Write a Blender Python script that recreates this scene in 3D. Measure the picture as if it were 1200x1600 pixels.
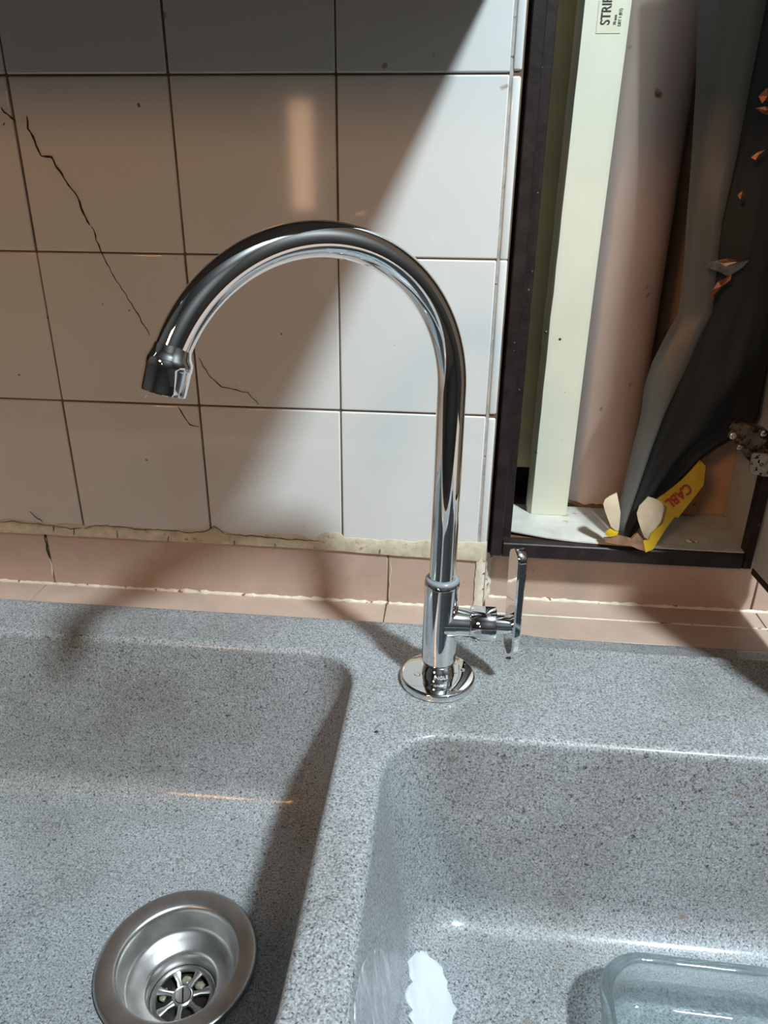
import bpy, bmesh, math, random
from mathutils import Vector, Matrix, noise, geometry

for o in list(bpy.data.objects):
    bpy.data.objects.remove(o)
scene = bpy.context.scene
COL = scene.collection
rnd = random.Random(7)

# ------------------------------------------------------------------ camera
F_PX = 1127.26                                    # focal length for a 1200 px wide frame
CAM = Vector((0.11214, -0.71621, -0.09591))
RIGHT = Vector((0.99532, 0.09608, 0.01041))
DOWN = Vector((0.04795, -0.39743, -0.91638))
FWD = Vector((-0.08391, 0.91259, -0.40018))
cd = bpy.data.cameras.new('camera')
cam = bpy.data.objects.new('camera', cd)
COL.objects.link(cam)
cd.sensor_fit = 'HORIZONTAL'
cd.sensor_width = 36.0
cd.lens = F_PX / 1200 * 36.0
cd.clip_start = 0.01
m = Matrix.Identity(4)
for i in range(3):
    m[i][0] = RIGHT[i]
    m[i][1] = -DOWN[i]
    m[i][2] = -FWD[i]
    m[i][3] = CAM[i]
cam.matrix_world = m
scene.camera = cam

# ------------------------------------------------------------------ world, lamps, exposure
world = bpy.data.worlds.new('world')
scene.world = world
world.use_nodes = True
world.node_tree.nodes['Background'].inputs[0].default_value = (0.9, 0.75, 0.6, 1)
world.node_tree.nodes['Background'].inputs[1].default_value = 0.004

KEY = Vector((1.05, -1.2, 1.60))                   # cool ceiling lamp, right and in front of the sink


def area(name, loc, target, sx, sy, power, col, shape='RECTANGLE'):
    ld = bpy.data.lights.new(name, 'AREA')
    ld.shape = shape
    ld.size = sx
    ld.size_y = sy
    ld.energy = power
    ld.color = col
    o = bpy.data.objects.new(name, ld)
    COL.objects.link(o)
    o.location = loc
    d = (Vector(target) - Vector(loc)).normalized()
    o.rotation_euler = d.to_track_quat('-Z', 'Y').to_euler()
    return o


kl = bpy.data.lights.new('ceiling_lamp_light', 'POINT')
kl.energy = 335
kl.color = (0.82, 0.945, 1.0)
kl.shadow_soft_size = 0.10
klo = bpy.data.objects.new('ceiling_lamp_light', kl)
COL.objects.link(klo)
klo.location = KEY
area('warm_lamp_light', (-0.85, -2.25, 0.80), (0.0, 0, -0.3), 0.34, 0.34, 11.5, (1.0, 0.51, 0.21))
area('doorway_strip_light', (-0.580, -2.675, 0.066), (-0.580, 0, 0.066), 0.094, 0.421, 0.80, (1.0, 0.60, 0.36))  # warm strip stands in for an unseen lit doorway behind the camera

vs = scene.view_settings
vs.view_transform = 'Standard'
vs.look = 'None'
vs.gamma = 1.0
vs.exposure = 0.28
vs.use_curve_mapping = False


# ------------------------------------------------------------------ helpers
def at_y(px, py, Y):
    d = FWD + RIGHT * ((px - 600) / F_PX) + DOWN * ((py - 800) / F_PX)
    return CAM + d * ((Y - CAM.y) / d.y)


def at_z(px, py, Z):
    d = FWD + RIGHT * ((px - 600) / F_PX) + DOWN * ((py - 800) / F_PX)
    return CAM + d * ((Z - CAM.z) / d.z)


def obj(name, bm, mat, parent=None, smooth=False, auto=None):
    me = bpy.data.meshes.new(name)
    bmesh.ops.recalc_face_normals(bm, faces=bm.faces[:])
    bm.to_mesh(me)
    bm.free()
    return obj_me(name, me, mat, parent, smooth, auto)


def obj_me(name, me, mat, parent=None, smooth=False, auto=None):
    if mat is not None:
        if len(me.materials) == 0:
            me.materials.append(mat)
    if smooth:
        for p in me.polygons:
            p.use_smooth = True
        if auto:
            me.set_sharp_from_angle(angle=math.radians(auto))
    o = bpy.data.objects.new(name, me)
    COL.objects.link(o)
    if parent is not None:
        o.parent = parent
    return o


def empty(name, loc=(0, 0, 0)):
    o = bpy.data.objects.new(name, None)
    o.empty_display_size = 0.02
    COL.objects.link(o)
    return o


def tag(o, label, cat=None, group=None, kind=None):
    o['label'] = label
    if cat:
        o['category'] = cat
    if group:
        o['group'] = group
    if kind:
        o['kind'] = kind
    return o


def box(bm, x0, x1, y0, y1, z0, z1, bev=0.0, seg=2):
    r = bmesh.ops.create_cube(bm, size=1.0)
    vs_ = r['verts']
    for v in vs_:
        v.co = Vector(((x0 + x1) / 2 + v.co.x * (x1 - x0), (y0 + y1) / 2 + v.co.y * (y1 - y0), (z0 + z1) / 2 + v.co.z * (z1 - z0)))
    if bev > 0:
        es = set()
        for v in vs_:
            es.update(v.link_edges)
        bmesh.ops.bevel(bm, geom=list(es), offset=bev, segments=seg, affect='EDGES', profile=0.5)


def mkbox(name, mat, x0, x1, y0, y1, z0, z1, parent=None, bev=0.0, seg=2):
    bm = bmesh.new()
    box(bm, x0, x1, y0, y1, z0, z1, bev, seg)
    return obj(name, bm, mat, parent, smooth=bev > 0, auto=40 if bev > 0 else None)


def loft(bm, rings, close=True, cap0=False, cap1=False):
    vr = [[bm.verts.new(p) for p in r] for r in rings]
    n = len(vr[0])
    for a, b in zip(vr[:-1], vr[1:]):
        for i in range(n if close else n - 1):
            j = (i + 1) % n
            bm.faces.new((a[i], a[j], b[j], b[i]))
    if cap0:
        bm.faces.new(vr[0][::-1])
    if cap1:
        bm.faces.new(vr[-1])
    return vr


def lathe(bm, prof, c, n=48, axis='Z', cap0=False, cap1=False):
    rings = []
    for r, h in prof:
        ring = []
        for i in range(n):
            a = 2 * math.pi * i / n
            u, v = r * math.cos(a), r * math.sin(a)
            if axis == 'Z':
                ring.append((c[0] + u, c[1] + v, c[2] + h))
            else:
                ring.append((c[0] + h, c[1] + u, c[2] + v))
        rings.append(ring)
    return loft(bm, rings, True, cap0, cap1)


def tube(bm, pts, radii, n=32, cap=True):
    pts = [Vector(p) for p in pts]
    rings = []
    T0 = (pts[1] - pts[0]).normalized()
    up = Vector((0, 1, 0)) if abs(T0.y) < 0.9 else Vector((1, 0, 0))
    N = (up - T0 * up.dot(T0)).normalized()
    for i, p in enumerate(pts):
        a = pts[max(i - 1, 0)]
        b = pts[min(i + 1, len(pts) - 1)]
        T = (b - a).normalized()
        N = (N - T * N.dot(T)).normalized()
        B = T.cross(N)
        r = radii[i] if isinstance(radii, (list, tuple)) else radii
        rings.append([p + N * (r * math.cos(2 * math.pi * k / n)) + B * (r * math.sin(2 * math.pi * k / n)) for k in range(n)])
    loft(bm, rings, True, cap, cap)


def rrect(x0, x1, y0, y1, r, z, k=10, e=14):
    """rounded rectangle, fixed vertex count, counter-clockwise"""
    r = max(r, 0.0005)
    cs = [(x1 - r, y1 - r, 0), (x0 + r, y1 - r, 90), (x0 + r, y0 + r, 180), (x1 - r, y0 + r, 270)]
    pts = []
    for i, (cx, cy, a0) in enumerate(cs):
        for j in range(k + 1):
            a = math.radians(a0 + 90 * j / k)
            pts.append(Vector((cx + r * math.cos(a), cy + r * math.sin(a), z)))
        nx, ny, na = cs[(i + 1) % 4]
        s = pts[-1]
        t = Vector((nx + r * math.cos(math.radians(na)), ny + r * math.sin(math.radians(na)), z))
        for j in range(1, e):
            pts.append(s.lerp(t, j / e))
    return pts


def extrude_poly(bm, pts, back):
    """pts: list of Vectors (front outline); back: Vector offset giving the thickness"""
    f = [bm.verts.new(p) for p in pts]
    b = [bm.verts.new(p + back) for p in pts]
    bm.faces.new(f)
    bm.faces.new(b[::-1])
    n = len(pts)
    for i in range(n):
        j = (i + 1) % n
        bm.faces.new((f[i], b[i], b[j], f[j]))


def text_mesh(s, size, extrude=0.0003, bold=0.0):
    cu = bpy.data.curves.new('lettering', 'FONT')
    cu.body = s
    cu.size = size
    cu.extrude = extrude
    cu.align_x = 'LEFT'
    cu.offset = bold
    to = bpy.data.objects.new('lettering', cu)
    COL.objects.link(to)
    dg = bpy.context.evaluated_depsgraph_get()
    dg.update()
    me = bpy.data.meshes.new_from_object(to.evaluated_get(dg))
    bpy.data.objects.remove(to)
    return me


def ss(a, b, x):
    t = min(1, max(0, (x - a) / (b - a)))
    return t * t * (3 - 2 * t)


# ------------------------------------------------------------------ materials
def nt(name):
    mt = bpy.data.materials.new(name)
    mt.use_nodes = True
    t = mt.node_tree
    b = t.nodes['Principled BSDF']
    return mt, t, b


def N(t, kind, **kw):
    n = t.nodes.new(kind)
    for k, v in kw.items():
        setattr(n, k, v)
    return n


def ramp(t, src, stops):
    r = t.nodes.new('ShaderNodeValToRGB')
    e = r.color_ramp.elements
    while len(e) < len(stops):
        e.new(0.5)
    for i, (p, c) in enumerate(stops):
        e[i].position = p
        e[i].color = (c[0], c[1], c[2], 1) if isinstance(c, (tuple, list)) else (c, c, c, 1)
    t.links.new(src, r.inputs[0])
    return r.outputs[0]


def noise_node(t, scale, detail=3, rough=0.5, sx=1, sy=1, sz=1, kind='ShaderNodeTexNoise'):
    tc = t.nodes.new('ShaderNodeTexCoord')
    mp = t.nodes.new('ShaderNodeMapping')
    mp.inputs['Scale'].default_value = (sx, sy, sz)
    t.links.new(tc.outputs['Object'], mp.inputs[0])
    n = t.nodes.new(kind)
    n.inputs['Scale'].default_value = scale
    if kind == 'ShaderNodeTexNoise':
        n.inputs['Detail'].default_value = detail
        n.inputs['Roughness'].default_value = rough
    t.links.new(mp.outputs[0], n.inputs['Vector'])
    return n


def mix(t, fac, a, b, blend='MIX'):
    mx = t.nodes.new('ShaderNodeMix')
    mx.data_type = 'RGBA'
    mx.blend_type = blend
    for s, v in ((mx.inputs[0], fac), (mx.inputs[6], a), (mx.inputs[7], b)):
        if hasattr(v, 'is_output'):
            t.links.new(v, s)
        elif isinstance(v, (tuple, list)):
            s.default_value = (v[0], v[1], v[2], 1)
        else:
            s.default_value = v
    return mx.outputs[2]


def bump(t, b, src, strength, dist=0.001):
    n = t.nodes.new('ShaderNodeBump')
    n.inputs['Strength'].default_value = strength
    n.inputs['Distance'].default_value = dist
    t.links.new(src, n.inputs['Height'])
    t.links.new(n.outputs[0], b.inputs['Normal'])


ALB = 0.83                                        # overall reflectance of the painted and glazed surfaces


def simple(name, col, rough=0.5, metal=0.0, var=0.0, vscale=40, spots=None, spotscale=150, spotthr=(0.68, 0.72), bmp=0.0, bscale=200, stretch=(1, 1, 1), spec=None):
    if metal < 0.5:
        col = tuple(x * ALB for x in col)
    mt, t, b = nt(name)
    b.inputs['Roughness'].default_value = rough
    b.inputs['Metallic'].default_value = metal
    if spec is not None:
        b.inputs['Specular IOR Level'].default_value = spec
    c = None
    if var > 0:
        n = noise_node(t, vscale, 4, 0.6, *stretch)
        lo = tuple(x * (1 - var) for x in col)
        hi = tuple(min(1, x * (1 + var)) for x in col)
        c = ramp(t, n.outputs[0], [(0.3, lo), (0.7, hi)])
    if spots:
        n2 = noise_node(t, spotscale, 2, 0.5)
        fac = ramp(t, n2.outputs[0], [(spotthr[0], 0.0), (spotthr[1], 1.0)])
        c = mix(t, fac, c if c is not None else col, spots)
    if c is None:
        b.inputs['Base Color'].default_value = (*col, 1)
    else:
        t.links.new(c, b.inputs['Base Color'])
    if bmp > 0:
        n3 = noise_node(t, bscale, 3)
        bump(t, b, n3.outputs[0], bmp)
    return mt


def tile_mat():
    mt, t, b = nt('glazed_white_tile')
    tc = t.nodes.new('ShaderNodeTexCoord')
    oi = t.nodes.new('ShaderNodeObjectInfo')
    ad = t.nodes.new('ShaderNodeVectorMath')
    ad.operation = 'ADD'
    t.links.new(tc.outputs['Object'], ad.inputs[0])
    t.links.new(oi.outputs['Location'], ad.inputs[1])

    def nz(scale, detail):
        n = t.nodes.new('ShaderNodeTexNoise')
        n.inputs['Scale'].default_value = scale
        n.inputs['Detail'].default_value = detail
        t.links.new(ad.outputs[0], n.inputs['Vector'])
        return n.outputs[0]
    c = ramp(t, nz(6, 3), [(0.3, (0.585, 0.595, 0.585)), (0.7, (0.615, 0.62, 0.61))])
    c = mix(t, ramp(t, nz(115, 1), [(0.775, 0.0), (0.80, 1.0)]), c, (0.16, 0.10, 0.06))
    c = mix(t, ramp(t, nz(38, 2), [(0.735, 0.0), (0.76, 0.75)]), c, (0.30, 0.20, 0.13))
    t.links.new(c, b.inputs['Base Color'])
    b.inputs['Roughness'].default_value = 0.07
    bump(t, b, nz(9, 3), 0.02)
    return mt


M_tile = tile_mat()
M_grout = simple('grimy_tile_grout', (0.15, 0.095, 0.058), 0.9, var=0.5, vscale=25, bmp=0.3)
M_greygrout = simple('light_grey_grout', (0.42, 0.40, 0.36), 0.9, var=0.3, vscale=60, spots=(0.08, 0.06, 0.04), spotscale=180, spotthr=(0.66, 0.7))
M_cream = simple('cream_cement', (0.62, 0.56, 0.42), 0.75, var=0.22, vscale=70, spots=(0.35, 0.24, 0.12), spotscale=120, spotthr=(0.64, 0.74), bmp=0.4, bscale=150)
M_whitegrout = simple('white_filler', (0.75, 0.68, 0.57), 0.8, var=0.15, vscale=90, spots=(0.2, 0.1, 0.04), spotscale=110, spotthr=(0.63, 0.67), bmp=0.4)
M_pink = simple('beige_pink_tile', (0.52, 0.388, 0.312), 0.32, var=0.06, vscale=30, spots=(0.20, 0.12, 0.09), spotscale=520, spotthr=(0.70, 0.76))
M_crack = simple('crack_dark', (0.035, 0.02, 0.012), 0.95)
M_frame = simple('dark_brown_paint', (0.022, 0.015, 0.014), 0.45, var=0.4, vscale=60, spots=(0.20, 0.18, 0.17), spotscale=260, spotthr=(0.72, 0.77), bmp=0.3, bscale=120, spec=0.3)
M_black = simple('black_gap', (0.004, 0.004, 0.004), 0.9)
M_ivory = simple('ivory_board', (0.72, 0.71, 0.57), 0.42, var=0.05, vscale=12, spots=(0.30, 0.26, 0.15), spotscale=90, spotthr=(0.75, 0.78))
M_back = simple('yellowed_panel', (0.75, 0.62, 0.34), 0.6, var=0.12, vscale=20)
M_niche = simple('pink_niche_wall', (0.55, 0.37, 0.27), 0.7, var=0.12, vscale=20, spots=(0.2, 0.1, 0.06), spotscale=60, spotthr=(0.7, 0.8))
M_pipe = simple('pink_plastic_pipe', (0.72, 0.58, 0.53), 0.30, var=0.12, vscale=9, spots=(0.24, 0.11, 0.05), spotscale=55, spotthr=(0.71, 0.78), stretch=(1, 1, 0.5))
M_sheet = simple('white_floor_sheet', (0.62, 0.61, 0.55), 0.6, var=0.15, vscale=35, spots=(0.30, 0.20, 0.10), spotscale=50, spotthr=(0.66, 0.75), bmp=0.2)
M_wood = simple('raw_brown_board', (0.16, 0.075, 0.035), 0.7, var=0.4, vscale=30, stretch=(1, 8, 8), bmp=0.2)
M_laminate = simple('white_laminate', (0.60, 0.58, 0.53), 0.35, var=0.06, vscale=15)
M_hinge = simple('rusty_hinge_metal', (0.20, 0.16, 0.13), 0.35, 0.85, var=0.6, vscale=120, spots=(0.05, 0.025, 0.012), spotscale=160, spotthr=(0.5, 0.6), bmp=0.5)
M_hingeplate = simple('bright_hinge_metal', (0.55, 0.52, 0.48), 0.3, 0.8, var=0.3, vscale=160, spots=(0.04, 0.03, 0.02), spotscale=200, spotthr=(0.58, 0.63))
M_chrome = simple('polished_chrome', (0.80, 0.81, 0.82), 0.035, 1.0)
M_collar = simple('clear_plastic_ring', (0.26, 0.29, 0.32), 0.2)
M_steel = simple('brushed_steel', (0.50, 0.49, 0.48), 0.36, 1.0, var=0.12, vscale=60, bmp=0.03, bscale=300)
M_well = simple('dark_drain_well', (0.02, 0.018, 0.015), 0.4)
M_debris = simple('wet_debris', (0.22, 0.21, 0.15), 0.2, var=0.5, vscale=150)
M_bag = simple('black_plastic', (0.024, 0.029, 0.033), 0.60, spec=0.28, bmp=0.25, bscale=45, spots=(0.07, 0.07, 0.07), spotscale=240, spotthr=(0.74, 0.8))
M_copper = simple('copper_scrap', (0.36, 0.12, 0.05), 0.3, 0.6, var=0.4, vscale=150)
M_yellow = simple('yellow_print', (0.58, 0.38, 0.012), 0.35, var=0.12, vscale=30)
M_kraft = simple('cream_paper_lining', (0.54, 0.43, 0.30), 0.75, var=0.10, vscale=60, spots=(0.25, 0.16, 0.08), spotscale=130, spotthr=(0.72, 0.76))
M_torn = simple('torn_brown_paper', (0.20, 0.10, 0.05), 0.8, var=0.5, vscale=90)
M_red = simple('red_ink', (0.35, 0.012, 0.02), 0.45)
M_ink = simple('black_ink', (0.02, 0.02, 0.02), 0.6)
M_greyink = simple('grey_ink', (0.16, 0.16, 0.13), 0.6)
M_sticker = simple('paper_sticker', (0.70, 0.69, 0.52), 0.5, var=0.05, vscale=40)
M_paint = simple('white_paint', (0.66, 0.70, 0.74), 0.35, var=0.08, vscale=60, bmp=0.5, bscale=160, stretch=(1, .3, 1))
M_cabinet = simple('brown_cabinet_laminate', (0.07, 0.05, 0.04), 0.5, var=0.1)
M_wallp = simple('painted_wall', (0.03, 0.027, 0.024), 0.7, var=0.05, vscale=3)
M_floor = simple('brown_floor_tile', (0.04, 0.03, 0.025), 0.4, var=0.1)
M_ceil = simple('ceiling_paint', (0.085, 0.085, 0.085), 0.8)
M_letter = simple('etched_lettering', (0.70, 0.72, 0.74), 0.45, 0.3)


def granite():
    mt, t, b = nt('grey_speckled_granite')
    n1 = noise_node(t, 620, 2, 0.65)
    base = ramp(t, n1.outputs[0], [(0.30, (0.055, 0.058, 0.062)), (0.43, (0.21, 0.227, 0.242)), (0.58, (0.325, 0.347, 0.363)), (0.74, (0.50, 0.52, 0.53))])
    n2 = noise_node(t, 400, 1, 0.5)
    fac = ramp(t, n2.outputs[0], [(0.66, 0.0), (0.70, 0.9)])
    c = mix(t, fac, base, (0.045, 0.04, 0.04))
    n3 = noise_node(t, 5.5, 3, 0.55)                                  # old water and rust staining
    st = ramp(t, n3.outputs[0], [(0.42, 0.0), (0.70, 0.75)])
    c = mix(t, st, c, (0.58, 0.54, 0.46), 'MULTIPLY')
    n4 = noise_node(t, 42, 2, 0.6)                                    # small rust marks
    c = mix(t, ramp(t, n4.outputs[0], [(0.70, 0.0), (0.80, 0.6)]), c, (0.20, 0.13, 0.075))
    t.links.new(c, b.inputs['Base Color'])
    b.inputs['Roughness'].default_value = 0.48
    b.inputs['Specular IOR Level'].default_value = 0.4
    b.inputs['Coat Weight'].default_value = 0.32
    b.inputs['Coat Roughness'].default_value = 0.12
    bump(t, b, n1.outputs[0], 0.10, 0.0006)
    return mt


M_sink = granite()


def glass(name, col, rough=0.0, ior=1.5):
    mt, t, b = nt(name)
    b.inputs['Base Color'].default_value = (*col, 1)
    b.inputs['Transmission Weight'].default_value = 1.0
    b.inputs['Roughness'].default_value = rough
    b.inputs['IOR'].default_value = ior
    return mt


M_glass = glass('clear_pressed_glass', (0.93, 0.98, 0.99))
_t = M_glass.node_tree
_tr = _t.nodes.new('ShaderNodeBsdfTransparent')
_tr.inputs[0].default_value = (0.90, 0.95, 0.96, 1)
_mx = _t.nodes.new('ShaderNodeMixShader')
_mx.inputs[0].default_value = 0.72
_t.links.new(_tr.outputs[0], _mx.inputs[1])
_t.links.new(_t.nodes['Principled BSDF'].outputs[0], _mx.inputs[2])
_t.links.new(_mx.outputs[0], _t.nodes['Material Output'].inputs[0])
M_water = glass('water', (1, 1, 1), 0.0, 1.33)


def clear_film():
    mt, t, b = nt('hazy_clear_film')
    b.inputs['Base Color'].default_value = (0.18, 0.18, 0.165, 1)
    b.inputs['Roughness'].default_value = 0.35
    b.inputs['Alpha'].default_value = 0.62
    n = noise_node(t, 25, 3)
    bump(t, b, n.outputs[0], 0.3)
    return mt


M_film = clear_film()

# ------------------------------------------------------------------ room shell
T = 0.15
ZT0 = -0.446                                     # bottom of the wall tiles
ZC = -0.525                                      # counter ledge
ZR = -0.515                                      # sink rim

wb = mkbox('wall_back', M_grout, -1.7, 0.1605, 0.0016, 0.30, -1.37, 1.95)
tag(wb, 'white glazed square wall tiles with brown grout lines and a long crack', kind='structure')
wr = mkbox('wall_back_upper', M_wallp, 0.1605, 0.48, 0.03, 0.30, 0.62, 1.95)
tag(wr, 'painted wall above the open niche cupboard', kind='structure')
w2 = mkbox('wall_back_right', M_wallp, 0.48, 1.9, 0.03, 0.30, -0.4605, 1.95)
tag(w2, 'painted wall right of the niche cupboard', kind='structure')
w3 = mkbox('wall_back_lower', M_grout, 0.1605, 1.9, 0.037, 0.30, -1.37, -0.4605)
tag(w3, 'wall below the niche cupboard behind the beige skirting tiles', kind='structure')
for nm, a in (('wall_left', (-1.8, -1.7, -2.7, 0.3, -1.37, 1.95)), ('wall_right', (1.9, 2.0, -2.7, 0.3, -1.37, 1.95)), ('wall_front', (-1.8, 2.0, -2.8, -2.7, -1.37, 1.95))):
    tag(mkbox(nm, M_wallp, *a), 'plain painted kitchen wall', kind='structure')
tag(mkbox('floor', M_floor, -1.8, 2.0, -2.8, 0.3, -1.42, -1.37), 'brown kitchen floor', kind='structure')
tag(mkbox('ceiling', M_ceil, -1.8, 2.0, -2.8, 0.3, 1.95, 2.0), 'painted kitchen ceiling', kind='structure')

# wall tiles, one object each
bm = bmesh.new()
G = 0.0008
box(bm, -T / 2 + G, T / 2 - G, 0.0, 0.008, -T / 2 + G, T / 2 - G, 0.0015, 3)
tile_me = None
for i in range(-6, 1):
    for j in range(-3, 3):
        cx, cz = (i + 0.5) * T, -(j + 0.5) * T
        if tile_me is None:
            to = obj('tile', bm, M_tile, wb, smooth=True, auto=None)
            tile_me = to.data
            for p in tile_me.polygons:
                if p.area > 0.01:
                    p.use_smooth = False
        else:
            to = obj_me('tile', tile_me, None, wb)
        to.location = (cx + rnd.uniform(-.0003, .0003), rnd.uniform(-.0003, .0003), cz + 0.0013 + rnd.uniform(-.0002, .0002))
        to.rotation_euler = (math.radians(rnd.uniform(-.22, .22)), 0, math.radians(rnd.uniform(-.22, .22)))
# rounded trim pieces at the tile edge
trim_me = None
for j in range(-3, 3):
    if trim_me is None:
        bm = bmesh.new()
        box(bm, 0.1512, 0.1592, -0.0004, 0.03, -T / 2 + G, T / 2 - G, 0.0022, 3)
        to = obj('edge_trim', bm, M_tile, wb, smooth=True)
        trim_me = to.data
    else:
        to = obj_me('edge_trim', trim_me, None, wb)
    to.location = (0, 0, -(j + 0.5) * T + 0.0013 + (0.001 if j % 2 else -0.001))
mkbox('grout_joint', M_greygrout, 0.1490, 0.1522, 0.0008, 0.01, -0.446, 0.45, wb)


def ribbon(name, pts, w, parent, Y, mat, depth=0.0006):
    """thin irregular crack laid into a surface of constant Y"""
    P = []
    for (x0, y0), (x1, y1) in zip(pts[:-1], pts[1:]):
        n_ = max(2, int(math.hypot(x1 - x0, y1 - y0) / 7))
        for k in range(n_):
            t_ = k / n_
            P.append((x0 + (x1 - x0) * t_ + rnd.uniform(-1.2, 1.2), y0 + (y1 - y0) * t_ + rnd.uniform(-1, 1)))
    P.append(pts[-1])
    W = [at_y(a, b, Y) for a, b in P]
    bm = bmesh.new()
    rings = []
    for k, p in enumerate(W):
        a = W[max(0, k - 1)]
        b = W[min(len(W) - 1, k + 1)]
        d = (b - a).normalized()
        nrm = Vector((-d.z, 0, d.x))
        ww = w * 0.75 * (0.55 + 0.9 * rnd.random()) * (0.35 if k in (0, len(W) - 1) else 1)
        rings.append([p + nrm * ww / 2, p - nrm * ww / 2, p - nrm * ww / 2 + Vector((0, depth, 0)), p + nrm * ww / 2 + Vector((0, depth, 0))])
    loft(bm, rings, True, True, True)
    return obj(name, bm, mat, parent)


CR = [
    ([(0, 168), (12, 180), (24, 189)], .0016),
    ([(41, 182), (44, 200), (53, 220), (64, 244)], .0018),
    ([(64, 243), (80, 246), (103, 283), (121, 308), (126, 325), (140, 352)], .0018),
    ([(143, 353), (150, 375), (157, 392), (168, 412), (180, 438), (196, 460), (214, 490), (234, 524)], .0011),
    ([(311, 560), (324, 585), (346, 604), (370, 610), (388, 614), (404, 632)], .0008),
    ([(278, 636), (290, 655), (298, 664), (311, 667)], .0011),
    ([(46, 800), (58, 810), (66, 816)], .0009),
    ([(0, 815), (20, 815), (66, 820), (110, 826), (128, 825)], .0007),
    ([(132, 826), (150, 820), (180, 823), (210, 826), (300, 832), (322, 830), (335, 823), (350, 834)], .0008),
]
for pts, w in CR:
    ribbon('crack', pts, w, wb, -0.0007 if pts[0][1] < 795 else -0.0036, M_crack)
for px, y0, y1 in ((83, 822, 831), (115, 826, 837), (183, 830, 842), (262, 837, 847), (366, 844, 853), (430, 849, 857), (594, 858, 866)):
    ribbon('crack', [(px, y0), (px + 1, (y0 + y1) / 2), (px - 1, y1)], .0007, wb, -0.0036, M_crack)
ribbon('crack', [(352, 835), (400, 838), (440, 842), (500, 845)], .0008, wb, -0.0036, M_crack)

# cream cement fillet under the tiles, ragged edges
bm = bmesh.new()
rings = []
n_ = 170
for k in range(n_ + 1):
    x = -0.90 + (0.1595 + 0.90) * k / n_
    top = -0.4445 + 0.004 * noise.noise((x * 22, 0, 0)) + 0.0025 * noise.noise((x * 70, 3, 0))
    if abs(x + 0.0125) < 0.016:
        top += 0.010 * (1 - abs(x + 0.0125) / 0.016) ** 0.4
    if abs(x + 0.148) < 0.008:
        top += 0.005 * (1 - abs(x + 0.148) / 0.008)
    if x > 0.05:
        top += 0.003
    bot = -0.4585 + 0.0012 * noise.noise((x * 30, 9, 0)) - 0.004 * ss(-.05, .1, x)
    rings.append([(x, -0.0012, top), (x, -0.0030, top - 0.006), (x, -0.0016, bot), (x, 0.004, bot), (x, 0.004, top)])
loft(bm, rings, True, True, True)
obj('cement_fillet', bm, M_cream, wb, smooth=True, auto=50)

# beige skirting tiles below
SK = [(-0.90, -0.3492), (-0.3480, 0.0508), (0.0522, 0.1500)]
for a, b in SK:
    mkbox('skirting_tile', M_pink, a, b, 0.0008, 0.009, ZC + 0.0005, -0.4585, wb, 0.0008, 1)
for a, b in [(0.1665, 0.4640), (0.4656, 0.7600)]:
    mkbox('skirting_tile', M_pink, a, b, 0.030, 0.038, ZC + 0.0005, -0.4605, w3, 0.0008, 1)


def bead(name, p0, p1, w, h, mat, parent, seed, nrm_up=(0, 0, 1), side=(0, -1, 0), miss=0.0):
    """irregular filler bead along a joint"""
    bm = bmesh.new()
    p0, p1 = Vector(p0), Vector(p1)
    L = (p1 - p0).length
    k_ = max(6, int(L / 0.004))
    up, sd = Vector(nrm_up), Vector(side)
    rings = []
    for k in range(k_ + 1):
        p = p0.lerp(p1, k / k_)
        s = 0.55 + 0.9 * abs(noise.noise((k * 0.21, seed, 0))) + 0.5 * noise.noise((k * 0.7, seed, 5))
        s = max(0.12, s)
        rings.append([p + up * h * s, p + up * h * s * 0.7 + sd * w * s * 0.6, p + sd * w * s, p - up * 0.0008 + sd * w * s, p - up * 0.0008 - sd * 0.0006, p + up * h * s - sd * 0.0006])
    loft(bm, rings, True, True, True)
    return obj(name, bm, mat, parent, smooth=True, auto=60)


bead('filler_bead', (-0.90, 0.0006, ZC), (0.150, 0.0006, ZC), 0.0028, 0.0035, M_whitegrout, wb, 3)
bead('filler_bead', (0.168, 0.0298, ZC), (0.760, 0.0298, ZC), 0.003, 0.003, M_whitegrout, w3, 8)
# white filler at the vertical joint where the wall steps back
bm = bmesh.new()
rings = []
for k in range(31):
    z = ZC + (-0.452 - ZC) * k / 30
    a = 0.0012 * noise.noise((z * 120, 1, 0))
    b = 0.003 * noise.noise((z * 90, 7, 0))
    rings.append([(0.1495 + a, -0.0006, z), (0.155 + a, -0.0022, z), (0.1595, 0.000, z), (0.163 + b, 0.020, z), (0.169 + b, 0.031, z), (0.155, 0.036, z), (0.150, 0.004, z)])
loft(bm, rings, True, True, True)
obj('joint_filler', bm, M_whitegrout, wb, smooth=True, auto=50)
# black joint line in the left skirting
ribbon('crack', [(66, 822), (72, 850), (78, 873)], .0022, wb, 0.0002, M_crack)
ribbon('crack', [(78, 873), (82, 900)], .0022, wb, 0.0002, M_whitegrout)
ribbon('crack', [(612, 866), (609, 905), (607, 938)], .0011, wb, 0.0002, M_cream)

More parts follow.
